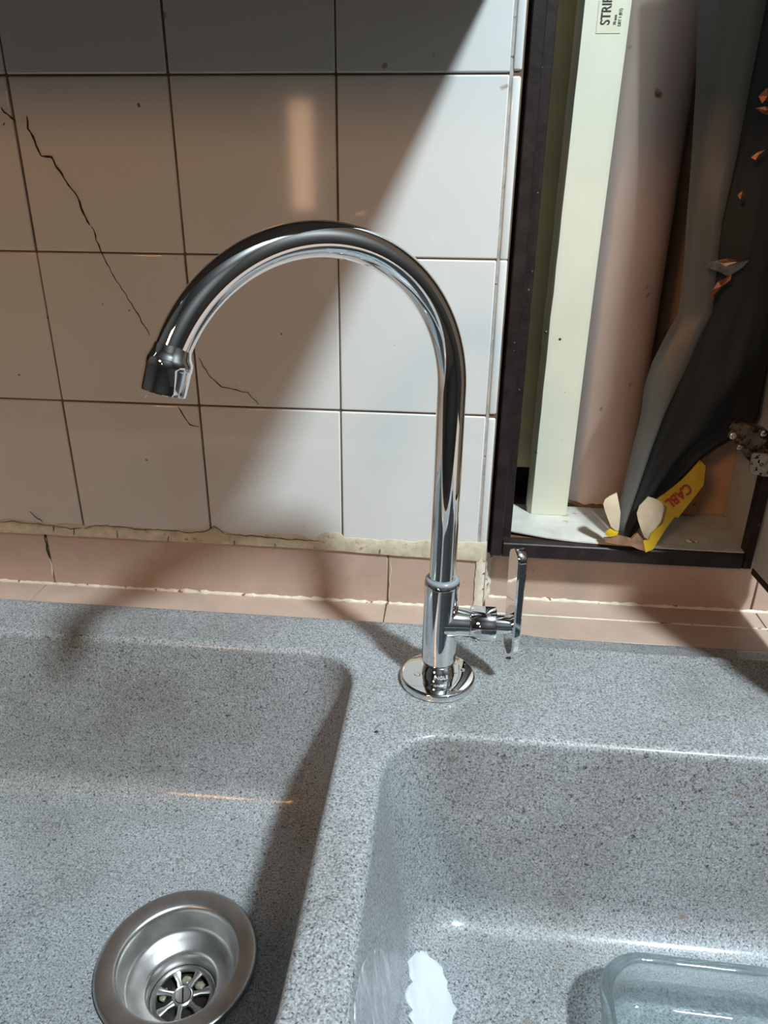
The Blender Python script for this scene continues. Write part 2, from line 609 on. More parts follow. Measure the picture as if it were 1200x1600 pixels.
# ------------------------------------------------------------------ counter ledge
ct = empty('countertop')
tag(ct, 'beige tiled counter ledge running behind the grey sink', 'countertop')
mkbox('slab', M_grout, -1.4, 0.99, -0.052, 0.036, ZC - 0.04, ZC - 0.0015, ct)
for a, b, c, d in ((-0.90, -0.3588, -0.051, 0.0), (-0.3578, 0.0495, -0.051, 0.0), (0.0508, 0.1620, -0.051, 0.0), (0.163, 0.4690, -0.051, -0.0068), (0.163, 0.4690, -0.0052, 0.0296), (0.4702, 0.77, -0.051, -0.0068), (0.4702, 0.77, -0.0052, 0.0296)):
    mkbox('counter_tile', M_pink, a, b, c, d, ZC - 0.007, ZC, ct, 0.0006, 1)
bead('filler_bead', (0.163, -0.006, ZC), (0.77, -0.006, ZC), 0.0016, 0.0006, M_whitegrout, ct, 31)
bm = bmesh.new()
box(bm, -1.4, -0.475, -0.575, -0.052, ZC - 0.04, ZC, 0.002)
obj('worktop_left', bm, M_pink, ct)
bm = bmesh.new()
box(bm, 0.565, 1.0, -0.575, -0.052, ZC - 0.04, ZC, 0.002)
obj('worktop_right', bm, M_pink, ct)
bm = bmesh.new()
box(bm, -1.4, 1.0, -0.60, -0.575, ZC - 0.04, ZC, 0.002)
obj('front_edge', bm, M_pink, ct)
bc = empty('base_cabinet')
tag(bc, 'brown base cabinet carrying the sink counter', 'cabinet')
mkbox('front_panel', M_cabinet, -1.4, 1.0, -0.57, -0.55, -1.27, ZC - 0.04, bc)
mkbox('plinth', M_black, -1.4, 1.0, -0.52, -0.50, -1.37, -1.27, bc)
for k in range(5):
    d = mkbox('door', M_cabinet, -1.395 + k * 0.48, -0.925 + k * 0.48, -0.588, -0.57, -1.26, ZC - 0.05, bc, 0.002)
    mkbox('handle', M_steel, -1.00 + k * 0.48, -0.99 + k * 0.48, -0.61, -0.588, -0.75, -0.63, d, 0.003)

# ------------------------------------------------------------------ sink
sink = empty('sink')
tag(sink, 'speckled grey stone double bowl kitchen sink', 'sink')
OX0, OX1, OY0, OY1 = -0.47, 0.56, -0.568, -0.052
YB = -0.1088                                      # crease between rear flange and deck
BL = (-0.43, 0.0312, -0.505, -0.1175, 0.046)      # left bowl outline at the rim
BR = (0.0728, 0.515, -0.505, -0.2275, 0.052)      # right bowl
bm = bmesh.new()


def bowl(bm, B, zf, drain=None):
    x0, x1, y0, y1, r = B
    L = []
    lip = 0.0075
    for a in (0, 18, 36, 54, 72, 90):
        s = lip * (1 - math.cos(math.radians(90 - a))) if False else lip * math.sin(math.radians(a))
        d = lip * (1 - math.cos(math.radians(a)))
        L.append((s - lip, ZR - d))
    # straight drafted wall
    wall_in = 0.022
    zb = zf + 0.032
    for t_ in (0.2, 0.4, 0.6, 0.8, 1.0):
        L.append((wall_in * t_, ZR - lip + (zb - (ZR - lip)) * t_))
    # fillet to the floor
    R_ = 0.032
    for a in (12, 24, 36, 48, 60, 72, 84, 90):
        aa = math.radians(a)
        L.append((wall_in + R_ * (1 - math.cos(aa)) * 1.0 + 0.0, zb - R_ * math.sin(aa)))
    if not drain:
        L.append((wall_in + R_ + 0.020, zf - 0.0006))
    rings = []
    for ins, z in L:
        rr = r + (-ins if ins < 0 else -ins * 0.12)
        rings.append(rrect(x0 + ins, x1 - ins, y0 + ins, y1 - ins, rr, z))
    if drain:
        cx, cy, dr = drain
        base = rings[-1]
        for t_ in (0.35, 0.7, 1.0):
            ring = []
            for p in base:
                d = Vector((p.x - cx, p.y - cy))
                q = Vector((cx, cy)) + d.normalized() * dr
                ring.append(Vector((p.x + (q.x - p.x) * t_, p.y + (q.y - p.y) * t_, zf - 0.0006 - 0.0030 * t_)))
            rings.append(ring)
        vr = loft(bm, rings)
    else:
        vr = loft(bm, rings, True, False, True)
    return vr[0]


ZF = -0.700
DRX, DRY = -0.0985, -0.3200
l0 = bowl(bm, BL, ZF, (DRX, DRY, 0.062))
r0 = bowl(bm, BR, ZF)
# deck between bowls and outline
outer = [Vector((OX0, YB, ZR))]
nb = 80
outer = [Vector((OX0 + (OX1 - OX0) * k / nb, YB, ZR)) for k in range(nb + 1)]
for k in range(1, 8):
    a = math.radians(-90 * k / 7)
    outer.append(Vector((OX1 - 0.03 + 0.03 * math.cos(a), OY0 + 0.03 + 0.03 * math.sin(a), ZR)))
for k in range(0, 8):
    a = math.radians(-90 - 90 * k / 7)
    outer.append(Vector((OX0 + 0.03 + 0.03 * math.cos(a), OY0 + 0.03 + 0.03 * math.sin(a), ZR)))
ov = [bm.verts.new(p) for p in outer]
allv = ov + l0 + r0
polys = [[v.co.copy() for v in ov], [v.co.copy() for v in l0], [v.co.copy() for v in r0]]
for tri in geometry.tessellate_polygon(polys):
    try:
        bm.faces.new([allv[i] for i in tri])
    except ValueError:
        pass
# rear flange: a touch lower than the deck towards the right
prev = None
prof = [(0.0, 0.0), (0.006, 0.0005), (0.012, 0.0016), (0.0175, 0.0030), (0.0200, 0.0035), (0.0216, 0.0030), (0.0226, 0.0014), (0.0234, -0.0010), (0.0246, -0.0022), (0.0345, -0.0040), (0.0450, -0.0058), (0.0530, -0.0070)]
for k in range(nb + 1):
    x = outer[k].x
    s = ss(0.15, 0.235, x)
    row = [ov[k]]
    for dy, h in prof[1:]:
        row.append(bm.verts.new((x, YB + dy, ZR + s * h)))
    zz = ZR - s * 0.0072
    row.append(bm.verts.new((x, OY1 - 0.0015, zz - 0.0012)))
    row.append(bm.verts.new((x, OY1, zz - 0.004)))
    row.append(bm.verts.new((x, OY1, ZR - 0.016)))
    if prev:
        for a in range(len(row) - 1):
            bm.faces.new((prev[a], row[a], row[a + 1], prev[a + 1]))
    prev = row
# outer skirt on the other three sides
sk = ov[nb:] + [ov[0]]
s1 = [bm.verts.new(v.co + Vector((0, 0, -0.016))) for v in sk]
for a in range(len(sk) - 1):
    bm.faces.new((sk[a], sk[a + 1], s1[a + 1], s1[a]))
bmesh.ops.remove_doubles(bm, verts=bm.verts[:], dist=1e-6)
sb = obj('bowl_body', bm, M_sink, sink, smooth=True, auto=45)

# drain assembly in the left bowl
bm = bmesh.new()
prof = [(0.0620, -0.004), (0.0680, -0.0022), (0.0684, 0.0002), (0.0672, 0.0016), (0.0650, 0.0020), (0.0530, 0.0008), (0.0512, 0.0000), (0.0500, -0.0016), (0.0492, -0.005), (0.0475, -0.0210), (0.0466, -0.0240), (0.0445, -0.0262), (0.0400, -0.0280),
        (0.0325, -0.0320), (0.0308, -0.0332), (0.0298, -0.0360), (0.0285, -0.0500), (0.0280, -0.056)]
lathe(bm, prof, (DRX, DRY, ZF + 0.0005), 96)
dr = obj('drain_cup', bm, M_steel, sink, smooth=True, auto=60)
zs = ZF - 0.0475
bm = bmesh.new()
lathe(bm, [(0.0282, -0.002), (0.0282, 0.0004), (0.0265, 0.0016), (0.0240, 0.0016), (0.0232, 0.0004), (0.0232, -0.002)], (DRX, DRY, zs), 64)
for k in range(7):
    a = 2 * math.pi * k / 7 + 0.35
    c, s = math.cos(a), math.sin(a)
    P = []
    for rr, w in ((0.007, 0.0026), (0.0150, 0.0018), (0.0240, 0.0038)):
        P.append((rr, w))
    rings = []
    for rr, w in P:
        rings.append([(DRX + rr * c - u * s, DRY + rr * s + u * c, zs + h) for u, h in ((-w, -0.002), (-w, 0.0003), (-w * .5, 0.0011), (w * .5, 0.0011), (w, 0.0003), (w, -0.002))])
    loft(bm, rings, True, True, True)
lathe(bm, [(0.0095, -0.002), (0.0095, 0.0008), (0.0082, 0.0018), (0.0070, 0.0012), (0.0068, 0.0004)], (DRX, DRY, zs), 40)
gr = obj('strainer_grid', bm, M_steel, dr, smooth=True, auto=50)
bm = bmesh.new()
for sgn in (-1, 1):
    pts = []
    for k in range(17):
        a = math.pi * k / 16
        pts.append((0.0064 * math.cos(a), sgn * (0.0007 + 0.0058 * math.sin(a))))
    ca, sa = math.cos(1.9), math.sin(1.9)
    V = [Vector((DRX + u * ca - v * sa, DRY + u * sa + v * ca, zs + 0.0018)) for u, v in pts]
    extrude_poly(bm, V, Vector((0, 0, -0.003)))
obj('slotted_screw', bm, M_steel, dr)
bm = bmesh.new()
lathe(bm, [(0.0279, 0.0), (0.0005, 0.0)], (DRX, DRY, zs - 0.010), 40)
obj('drain_well', bm, M_well, dr)
for k, (a, rr, sz) in enumerate(((3.05, 0.0185, 0.0060), (1.75, 0.017, 0.0045), (0.9, 0.017, 0.0045))):
    bm = bmesh.new()
    bmesh.ops.create_icosphere(bm, subdivisions=2, radius=1)
    for v in bm.verts:
        q = 1 + 0.35 * noise.noise(v.co * 1.7 + Vector((k * 5, 0, 0)))
        v.co = Vector((DRX + rr * math.cos(a) + v.co.x * sz * q * (0.6 if k == 0 else 1), DRY + rr * math.sin(a) + v.co.y * sz * q, zs - 0.004 + v.co.z * 0.0018 * q))
    obj('debris', bm, M_debris, dr, smooth=True)


# white paint smears in the right bowl
def smear(name, grid, mat, parent, thick):
    """grid: rows of Vectors on the surface; normal thickness towards the camera, ragged at the borders"""
    bm = bmesh.new()
    nr, nc = len(grid), len(grid[0])
    V = []
    for i, row in enumerate(grid):
        vr = []
        for j, p in enumerate(row):
            edge = min(j, nc - 1 - j, i) / 3.0
            h = thick * min(1, edge) * (0.6 + 0.6 * noise.noise((p.x * 260, p.y * 50, p.z * 50)))
            n_ = (CAM - p).normalized()
            vr.append(bm.verts.new(p + n_ * (h - 0.0002 + 0.0004)))
        V.append(vr)
    for i in range(nr - 1):
        for j in range(nc - 1):
            bm.faces.new((V[i][j], V[i][j + 1], V[i + 1][j + 1], V[i + 1][j]))
    r = bmesh.ops.extrude_face_region(bm, geom=bm.faces[:])
    for v in [g for g in r['geom'] if isinstance(g, bmesh.types.BMVert)]:
        v.co += (v.co - CAM).normalized() * 0.0012
    return obj(name, bm, mat, parent, smooth=True)


# floor smear outline (left,right) per image row, lying on the bowl floor / fillet
bpy.context.view_layer.update()
dg = bpy.context.evaluated_depsgraph_get()
from mathutils.bvhtree import BVHTree
sink_bvh = BVHTree.FromObject(sb, dg)


def hit(px, py):
    d = (FWD + RIGHT * ((px - 600) / F_PX) + DOWN * ((py - 800) / F_PX)).normalized()
    loc, nrm, idx, dist = sink_bvh.ray_cast(CAM, d)
    return loc


rows = [(1486, 650, 664), (1494, 642, 672), (1504, 640, 682), (1514, 641, 690), (1524, 644, 696), (1534, 642, 704), (1544, 634, 702), (1556, 636, 703), (1568, 640, 706), (1578, 642, 716), (1588, 642, 712), (1600, 644, 709), (1620, 646, 704), (1650, 650, 700), (1680, 655, 690)]
grid = []
for py, a, b in rows:
    grid.append([hit(a + (b - a) * k / 12 + rnd.uniform(-1.2, 1.2) * (4.0 if k in (0, 12) else 1.5), py + rnd.uniform(-2, 2)) for k in range(13)])
smear('paint_smear', grid, M_paint, sink, 0.0016)
rows = [(1482, 578, 600), (1492, 570, 606), (1504, 562, 609), (1518, 557, 611), (1534, 553, 612), (1552, 550, 611), (1570, 548, 609), (1588, 547, 606), (1604, 546, 603), (1630, 545, 600), (1660, 545, 590)]
grid = []
for py, a, b in rows:
    grid.append([hit(a + 6 + (b - a - 6) * k / 12 + rnd.uniform(-1, 1), py + rnd.uniform(-1.5, 1.5)) for k in range(13)])
M_thin = M_paint.copy()
M_thin.name = 'thin_white_paint'
_t = M_thin.node_tree
_n = noise_node(_t, 120, 3, 0.6, 1, 1, 0.25)
_r = ramp(_t, _n.outputs[0], [(0.38, 0.12), (0.62, 0.80)])
_t.links.new(_r, _t.nodes['Principled BSDF'].inputs['Alpha'])
smear('paint_smear', grid, M_thin, sink, 0.0006)

# ------------------------------------------------------------------ faucet
FX, FY = 0.1128, -0.1500
fa = empty('faucet')
tag(fa, 'tall chrome gooseneck tap standing between the two bowls', 'faucet')
ZB = ZR + 0.0002
bm = bmesh.new()
lathe(bm, [(0.0335, 0.0), (0.0352, 0.0008), (0.0352, 0.0058), (0.0345, 0.0072), (0.0330, 0.0078), (0.0155, 0.0082), (0.010, 0.0082)], (FX, FY, ZB), 96, cap0=True, cap1=True)
obj('base_flange', bm, M_chrome, fa, smooth=True, auto=50)
bm = bmesh.new()
zt = -0.4085
lathe(bm, [(0.0158, -0.5070), (0.0154, -0.5000), (0.0150, -0.4932), (0.0153, -0.4925), (0.01575, -0.4915), (0.0158, -0.4890), (0.0158, zt - 0.004), (0.0156, zt - 0.001), (0.0150, zt), (0.0120, zt)], (FX, FY, 0), 64)
obj('body', bm, M_chrome, fa, smooth=True, auto=50)
bm = bmesh.new()
lathe(bm, [(0.0118, zt + 0.0040), (0.0134, zt + 0.0042), (0.0150, zt + 0.0028), (0.0153, zt + 0.0004), (0.0120, zt)], (FX, FY, 0), 48)
obj('sealing_ring', bm, M_collar, fa, smooth=True)
# gooseneck
TH = math.pi + math.radians(36.5)
dv = Vector((math.cos(TH), math.sin(TH), 0))
RA, ZS, PHI, RP = 0.1145, -0.2360, 2.695, 0.01165
pts = [Vector((FX, FY, z)) for z in (zt - 0.002, -0.38, -0.34, -0.30, -0.27, -0.25)]
for k in range(65):
    a = PHI * k / 64
    pts.append(Vector((FX, FY, ZS)) + dv * (RA * (1 - math.cos(a))) + Vector((0, 0, RA * math.sin(a))))
bm = bmesh.new()
tube(bm, pts, RP, 40)
obj('gooseneck_pipe', bm, M_chrome, fa, smooth=True, auto=60)
# aerator
end = pts[-1]
tg = (dv * math.sin(PHI) + Vector((0, 0, math.cos(PHI)))).normalized()
tg = (tg + Vector((0.10, 0.02, -0.10))).normalized()
st = [(-0.0050, RP + 0.0002), (-0.0015, RP + 0.0008), (0.0015, 0.0134), (0.0035, 0.0146), (0.0050, 0.0150), (0.0085, 0.0151), (0.0090, 0.0148), (0.0230, 0.0146), (0.0250, 0.0143), (0.0254, 0.0132), (0.0235, 0.0120), (0.0235, 0.0020)]
bm = bmesh.new()
tube(bm, [end + tg * a for a, b in st], [b for a, b in st], 48, True)
ae = obj('aerator', bm, M_chrome, fa, smooth=True, auto=45)
bm = bmesh.new()
tube(bm, [end + tg * 0.0228, end + tg * 0.0238], [0.0119, 0.0119], 32)
obj('aerator_mesh', bm, M_well, ae)
# side valve
ZV = -0.4500
bm = bmesh.new()
lathe(bm, [(0.0156, 0.004), (0.0145, 0.0130), (0.0134, 0.0175), (0.0132, 0.0265)], (FX, FY, ZV), 48, 'X')
obj('valve_branch', bm, M_chrome, fa, smooth=True, auto=50)
bm = bmesh.new()
lathe(bm, [(0.0100, 0.0265), (0.0150, 0.0268), (0.0158, 0.0276), (0.0158, 0.0490), (0.0153, 0.0500), (0.0090, 0.0503), (0.004, 0.0503)], (FX, FY, ZV), 48, 'X', cap1=True)
obj('valve_bonnet', bm, M_chrome, fa, smooth=True, auto=50)
bm = bmesh.new()
lathe(bm, [(0.0086, 0.0500), (0.0086, 0.0600), (0.0080, 0.0640)], (FX, FY, ZV), 32, 'X', cap1=True)
obj('valve_stem', bm, M_chrome, fa, smooth=True, auto=50)
# flat lever: rounded bar seen on edge
bm = bmesh.new()
rings = []
for k in range(29):
    t_ = k / 28
    z = -0.4790 + (-0.3720 + 0.4790) * t_
    w = 0.0105
    e0 = min(1, t_ / 0.10)
    e1 = min(1, (1 - t_) / 0.09)
    w *= math.sqrt(max(0.02, 1 - (1 - e0) ** 2)) * math.sqrt(max(0.02, 1 - (1 - e1) ** 2))
    th_ = 0.0036 + 0.0008 * t_
    xc = 0.1785 - 0.0012 * t_
    b = min(0.0014, w * 0.4)
    rings.append([(xc - th_, FY - w + b, z), (xc - th_ + b, FY - w, z), (xc + th_ - b, FY - w, z), (xc + th_, FY - w + b, z),
                  (xc + th_, FY + w - b, z), (xc + th_ - b, FY + w, z), (xc - th_ + b, FY + w, z), (xc - th_, FY + w - b, z)])
loft(bm, rings, True, True, True)
bm.transform(Matrix.Translation((0.1785, FY, 0)) @ Matrix.Rotation(math.radians(20), 4, 'Z') @ Matrix.Translation((-0.1785, -FY, 0)))
obj('lever', bm, M_chrome, fa, smooth=True, auto=35)
# small lettering around the foot of the body
me = text_mesh('INGLE', 0.0050, 0.00012)
for v in me.vertices:
    a = math.radians(-103) + v.co.x / 0.0158
    zz = -0.5035 + v.co.y
    rr = 0.0159 + (v.co.z) + 0.0001
    v.co = Vector((FX + rr * math.cos(a), FY + rr * math.sin(a), zz))
obj_me('foot_lettering', me, M_letter, fa)

# ------------------------------------------------------------------ niche cupboard
nc = empty('niche_cupboard')
tag(nc, 'open wall niche cupboard with dark brown frame and white floor board', 'cupboard')
ZN = -0.4400                                      # niche floor
bm = bmesh.new()
box(bm, 0.1640, 0.1765, 0.004, 0.030, -0.4585, 0.62, 0.0012, 1)
box(bm, 0.1765, 0.1865, 0.020, 0.030, -0.4585, 0.62, 0.0008, 1)
obj('frame_stile', bm, M_frame, nc)
mkbox('frame_stile', M_frame, 0.4330, 0.4425, 0.004, 0.020, -0.4585, 0.62, nc, 0.001, 1)
bm = bmesh.new()
box(bm, 0.1770, 0.4330, 0.004, 0.022, -0.4590, -0.4420, 0.0012, 1)
obj('frame_rail', bm, M_frame, nc)
mkbox('gap_shade_strip', M_black, 0.1606, 0.1640, 0.012, 0.03, -0.4585, 0.62, nc)  # black strip put in for the shade inside the gap beside the frame
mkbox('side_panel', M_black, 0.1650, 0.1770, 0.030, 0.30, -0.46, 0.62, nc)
mkbox('side_panel', M_laminate, 0.4440, 0.4600, 0.020, 0.30, -0.46, 0.62, nc)
mkbox('floor_board', M_wood, 0.1770, 0.4440, 0.022, 0.30, -0.4580, -0.4450, nc)
mkbox('top_board', M_laminate, 0.1770, 0.4440, 0.022, 0.30, 0.60, 0.62, nc)
mkbox('back_or_shade_panel', M_niche, 0.1770, 0.4440, 0.235, 0.25, -0.445, 0.60, nc)
mkbox('back_or_shade_panel', M_niche, 0.3590, 0.4440, 0.112, 0.125, -0.4445, 0.60, nc)
mkbox('filler_panel', M_back, 0.1772, 0.2420, 0.125, 0.131, -0.3960, 0.60, nc)
mkbox('back_or_shade_panel', M_black, 0.1772, 0.2415, 0.150, 0.155, -0.4449, -0.36, nc)  # black sheet put in for the darkness of the hole under the filler panel
# worn white sheet on the niche floor, its front left edge torn and lifted
fr = [(0.178, .030), (0.186, .026), (0.205, .022), (0.225, .018), (0.245, .0155), (0.262, .014), (0.285, .012), (0.310, .010), (0.345, .009), (0.39, .008), (0.4435, .008)]
bm = bmesh.new()
top = []
for k, (x, yf) in enumerate(fr):
    row = []
    for t_ in (0, .08, .2, .45, .7, 1.0):
        y = yf + (0.112 - yf) * t_
        lift = 0.0035 * (1 - ss(0.178, 0.26, x)) * (1 - t_) ** 2
        row.append(bm.verts.new((x, y + 0.0008 * noise.noise((x * 300, 0, 0)) * (1 - t_), ZN + lift)))
    top.append(row)
for a in range(len(top) - 1):
    for b in range(5):
        bm.faces.new((top[a][b], top[a + 1][b], top[a + 1][b + 1], top[a][b + 1]))
r = bmesh.ops.extrude_face_region(bm, geom=bm.faces[:])
for v in [g for g in r['geom'] if isinstance(g, bmesh.types.BMVert)]:
    v.co.z -= 0.0015
obj('floor_sheet', bm, M_sheet, nc, smooth=True, auto=40)
bm = bmesh.new()
P = [Vector((0.178, .014, -0.4425)), Vector((0.30, .008, -0.4425)), Vector((0.33, .02, -0.4425)), Vector((0.33, .05, -0.4425)), Vector((0.178, .05, -0.4425))]
extrude_poly(bm, P, Vector((0, 0, -0.0022)))
obj('torn_veneer', bm, M_wood, nc)
bm = bmesh.new()
bmesh.ops.create_icosphere(bm, subdivisions=2, radius=1)
c = at_z(1082, 845, ZN + 0.0005)
for v in bm.verts:
    q = 1 + 0.4 * noise.noise(v.co * 2)
    v.co = Vector((c.x + v.co.x * 0.0075 * q, c.y + v.co.y * 0.005 * q, c.z + v.co.z * 0.0012))
obj('paint_chip', bm, M_whitegrout, nc, smooth=True)

# hinged door standing open, with hinge
DA = math.radians(3.0)
dm = Matrix.Translation((0.4430, 0.004, 0)) @ Matrix.Rotation(DA, 4, 'Z')


def door_box(name, mat, x0, x1, y0, y1, z0, z1, parent, bev=0.0008):
    bm = bmesh.new()
    box(bm, x0, x1, y0, y1, z0, z1, bev, 1)
    bm.transform(dm)
    return obj(name, bm, mat, parent)


DW = 0.205
door = door_box('door', M_laminate, 0.0006, 0.0270, -DW, 0.0, -0.4610, 0.60, nc)
door_box('edge_band', M_frame, 0.0, 0.0276, -DW, 0.0005, -0.4640, -0.4560, door)
door_box('edge_band', M_frame, 0.0, 0.0276, -DW - 0.002, -DW, -0.4640, 0.60, door)
# concealed hinge: arm on the side panel, cup plate on the door
h0 = 0.0
bm = bmesh.new()
arm = [(1140, 668), (1150, 660), (1166, 662), (1182, 668), (1200, 676), (1214, 690), (1214, 716), (1196, 722), (1176, 726), (1166, 716), (1156, 704), (1148, 694), (1142, 684)]
extrude_poly(bm, [at_y(a, b, -0.004) for a, b in arm], Vector((0.003, 0.018, 0)))
bmesh.ops.bevel(bm, geom=bm.edges[:], offset=0.0012, segments=1, affect='EDGES')
hg = obj('hinge', bm, M_hinge, nc, smooth=True, auto=40)
bm = bmesh.new()
pl = [(1176, 708), (1216, 712), (1216, 748), (1190, 744), (1170, 740)]
extrude_poly(bm, [at_y(a, b, -0.010) for a, b in pl], Vector((0.001, 0.006, 0)))
bmesh.ops.bevel(bm, geom=bm.edges[:], offset=0.0012, segments=2, affect='EDGES')
obj('cup_plate', bm, M_hingeplate, hg, smooth=True, auto=40)
for a, b, rr in ((1146, 682, 0.0034), (1190, 726, 0.0028), (1156, 700, 0.0026), (1194, 678, 0.0030)):
    c = at_y(a, b, -0.010)
    bm = bmesh.new()
    lathe(bm, [(rr, 0.006), (rr, 0.0008), (rr * .7, 0.0), (rr * .35, 0.0), (rr * .3, 0.0012)], (0, 0, 0), 16, cap1=True)
    bm.transform(Matrix.Translation(c) @ Matrix.Rotation(math.radians(-90), 4, 'X'))
    obj('screw', bm, M_hingeplate, hg, smooth=True, auto=40)

# ------------------------------------------------------------------ things inside the niche
# pink plastic pipe
pp = empty('drain_pipe')
tag(pp, 'thick pink plastic pipe rising behind the cream board', 'pipe')
PX, PY, PR = 0.2945, 0.1640, 0.0505
bm = bmesh.new()
rings = []
for k in range(42):
    z = -0.444 + 1.04 * k / 41
    rings.append([(PX + PR * math.cos(2 * math.pi * i / 64) - 0.004 * (z + .44), PY + PR * math.sin(2 * math.pi * i / 64), z) for i in range(64)])
loft(bm, rings, True, True, True)
obj('pipe_wall', bm, M_pipe, pp, smooth=True, auto=60)
bm = bmesh.new()
rings = []
for i in range(80):
    a = 2 * math.pi * i / 80
    w = 0.003 + 0.002 * noise.noise((math.cos(a) * 4, math.sin(a) * 4, 1))
    h = 0.004 + 0.003 * noise.noise((math.cos(a) * 6, math.sin(a) * 6, 4))
    ca, sa = math.cos(a), math.sin(a)
    rings.append([(PX + (PR - .001) * ca, PY + (PR - .001) * sa, ZN - .002), (PX + (PR + w) * ca, PY + (PR + w) * sa, ZN + 0.0002), (PX + (PR + .0006) * ca, PY + (PR + .0006) * sa, ZN + h)])
rings.append(rings[0])
loft(bm, rings, True)
obj('grime_ring', bm, M_torn, pp, smooth=True)

# cream board with sticker
cb = empty('cream_board')
tag(cb, 'narrow cream board with printed sticker standing upright in the niche', 'board')
bm = bmesh.new()
BX0, BX1, BY = 0.2142, 0.2556, 0.0830
rings = []
for k in range(40):
    z = ZN + 0.0004 + (0.55 + 0.44) * k / 39
    lean = 0.0000 + 0.008 * ss(-0.3, 0.3, z)
    j = 0.0005 * noise.noise((z * 60, 0, 0)) + (0.0008 * noise.noise((z * 25, 4, 0)))
    x0, x1 = BX0 + lean * 0.5 + j, BX1 + lean * 0.5
    rings.append([(x0 - .0042, BY + 0.006, z), (x0, BY, z), (x1 - .001, BY, z), (x1, BY + .001, z), (x1, BY + 0.024, z), (x0 - .0042, BY + 0.024, z)])
loft(bm, rings, True, True, True)
obj('board_body', bm, M_ivory, cb, smooth=True, auto=40)
ys = BY - 0.0004
sA, sB = at_y(931, 52, ys), at_y(969, 52, ys)
sz0 = (sA.z + sB.z) / 2
mkbox('sticker', M_sticker, sA.x, sB.x, ys, BY + 0.0005, sz0, sz0 + 0.085, cb)
stk = cb


def board_text(s, size, x_base, z0, mat):
    me = text_mesh(s, size, 0.00015, size * 0.012)
    for v in me.vertices:                         # rotated a quarter turn: reads upwards
        v.co = Vector((x_base - v.co.y, ys - 0.0002 - v.co.z, z0 + v.co.x * 0.74))
    return obj_me('lettering', me, mat, cb)


bt = at_y(951, 44, ys)
board_text('STRIPA', 0.0120, bt.x + 0.0003, sz0 + 0.0065, M_ink)
board_text('70 mm', 0.0038, bt.x + 0.0062, sz0 + 0.0065, M_greyink)
board_text('DRT 1 (RT)', 0.0038, bt.x + 0.0105, sz0 + 0.0055, M_greyink)
mkbox('sticker_line', M_greyink, bt.x + 0.0022, bt.x + 0.0025, ys - 0.0002, ys + 0.0002, sz0 + 0.030, sz0 + 0.08, cb)
for (a, b, w) in ((875, 530, .0016), (853, 519, .0016)):
    c = at_y(a, b, BY - 0.0002)
    bm = bmesh.new()
    lathe(bm, [(w, 0.0012), (w * .9, 0.0), (w * .3, -0.0006)], (0, 0, 0), 14, cap1=True)
    bm.transform(Matrix.Translation(c) @ Matrix.Rotation(math.radians(-90), 4, 'X'))
    obj('nail', bm, M_hinge, cb)

# slim wooden strip at the back right
ws = empty('wood_strip')
tag(ws, 'slim orange brown wood strip standing behind the yellow packet', 'wood strip')
mkbox('strip_body', simple('orange_wood', (0.50, 0.25, 0.11), 0.6, var=0.2, vscale=30, stretch=(8, 8, 1)), 0.3800, 0.4105, 0.100, 0.1115, ZN + 0.0006, 0.30, ws, 0.0012, 1)
bm = bmesh.new()
lathe(bm, [(0.0018, 0.0010), (0.0016, -0.0005), (0.0005, -0.0009)], (0, 0, 0), 14, cap1=True)
bm.transform(Matrix.Translation(at_y(1085, 789, 0.0995)) @ Matrix.Rotation(math.radians(-90), 4, 'X'))
obj('nail_head', bm, M_hinge, ws)


# black plastic bag with hazy clear sleeve
def interp(rows, y, c):
    for a, b in zip(rows[:-1], rows[1:]):
        if a[0] <= y <= b[0]:
            t_ = (y - a[0]) / (b[0] - a[0])
            return a[c] + (b[c] - a[c]) * t_
    return rows[-1][c]


# px row, sleeve left, dark left, crease, right, depth centre, half depth
BG = [(-160, 1100, 1206, 1290, 1345, .066, .034), (0, 1092, 1178, 1275, 1335, .064, .034), (140, 1088, 1147, 1260, 1330, .062, .034), (250, 1081, 1125, 1245, 1330, .060, .034), (350, 1073, 1099, 1235, 1330, .058, .034),
      (430, 1068, 1091, 1225, 1325, .056, .033), (490, 1060, 1086, 1214, 1315, .054, .032), (530, 1038, 1064, 1198, 1300, .052, .031), (570, 1018, 1051, 1166, 1290, .050, .030), (610, 1006, 1037, 1128, 1272, .048, .029),
      (650, 1002, 1022, 1096, 1205, .046, .027), (700, 989, 1008, 1060, 1108, .042, .024), (750, 977, 996, 1026, 1060, .037, .020), (790, 968, 985, 1003, 1020, .031, .015), (825, 964, 975, 985, 996, .025, .010), (850, 968, 973, 979, 986, .020, .006)]
bag = empty('black_bag')
tag(bag, 'black plastic bag in hazy clear sleeve leaning in the niche corner', 'bag')
bm = bmesh.new()
rings = []
NR, NC_ = 64, 56
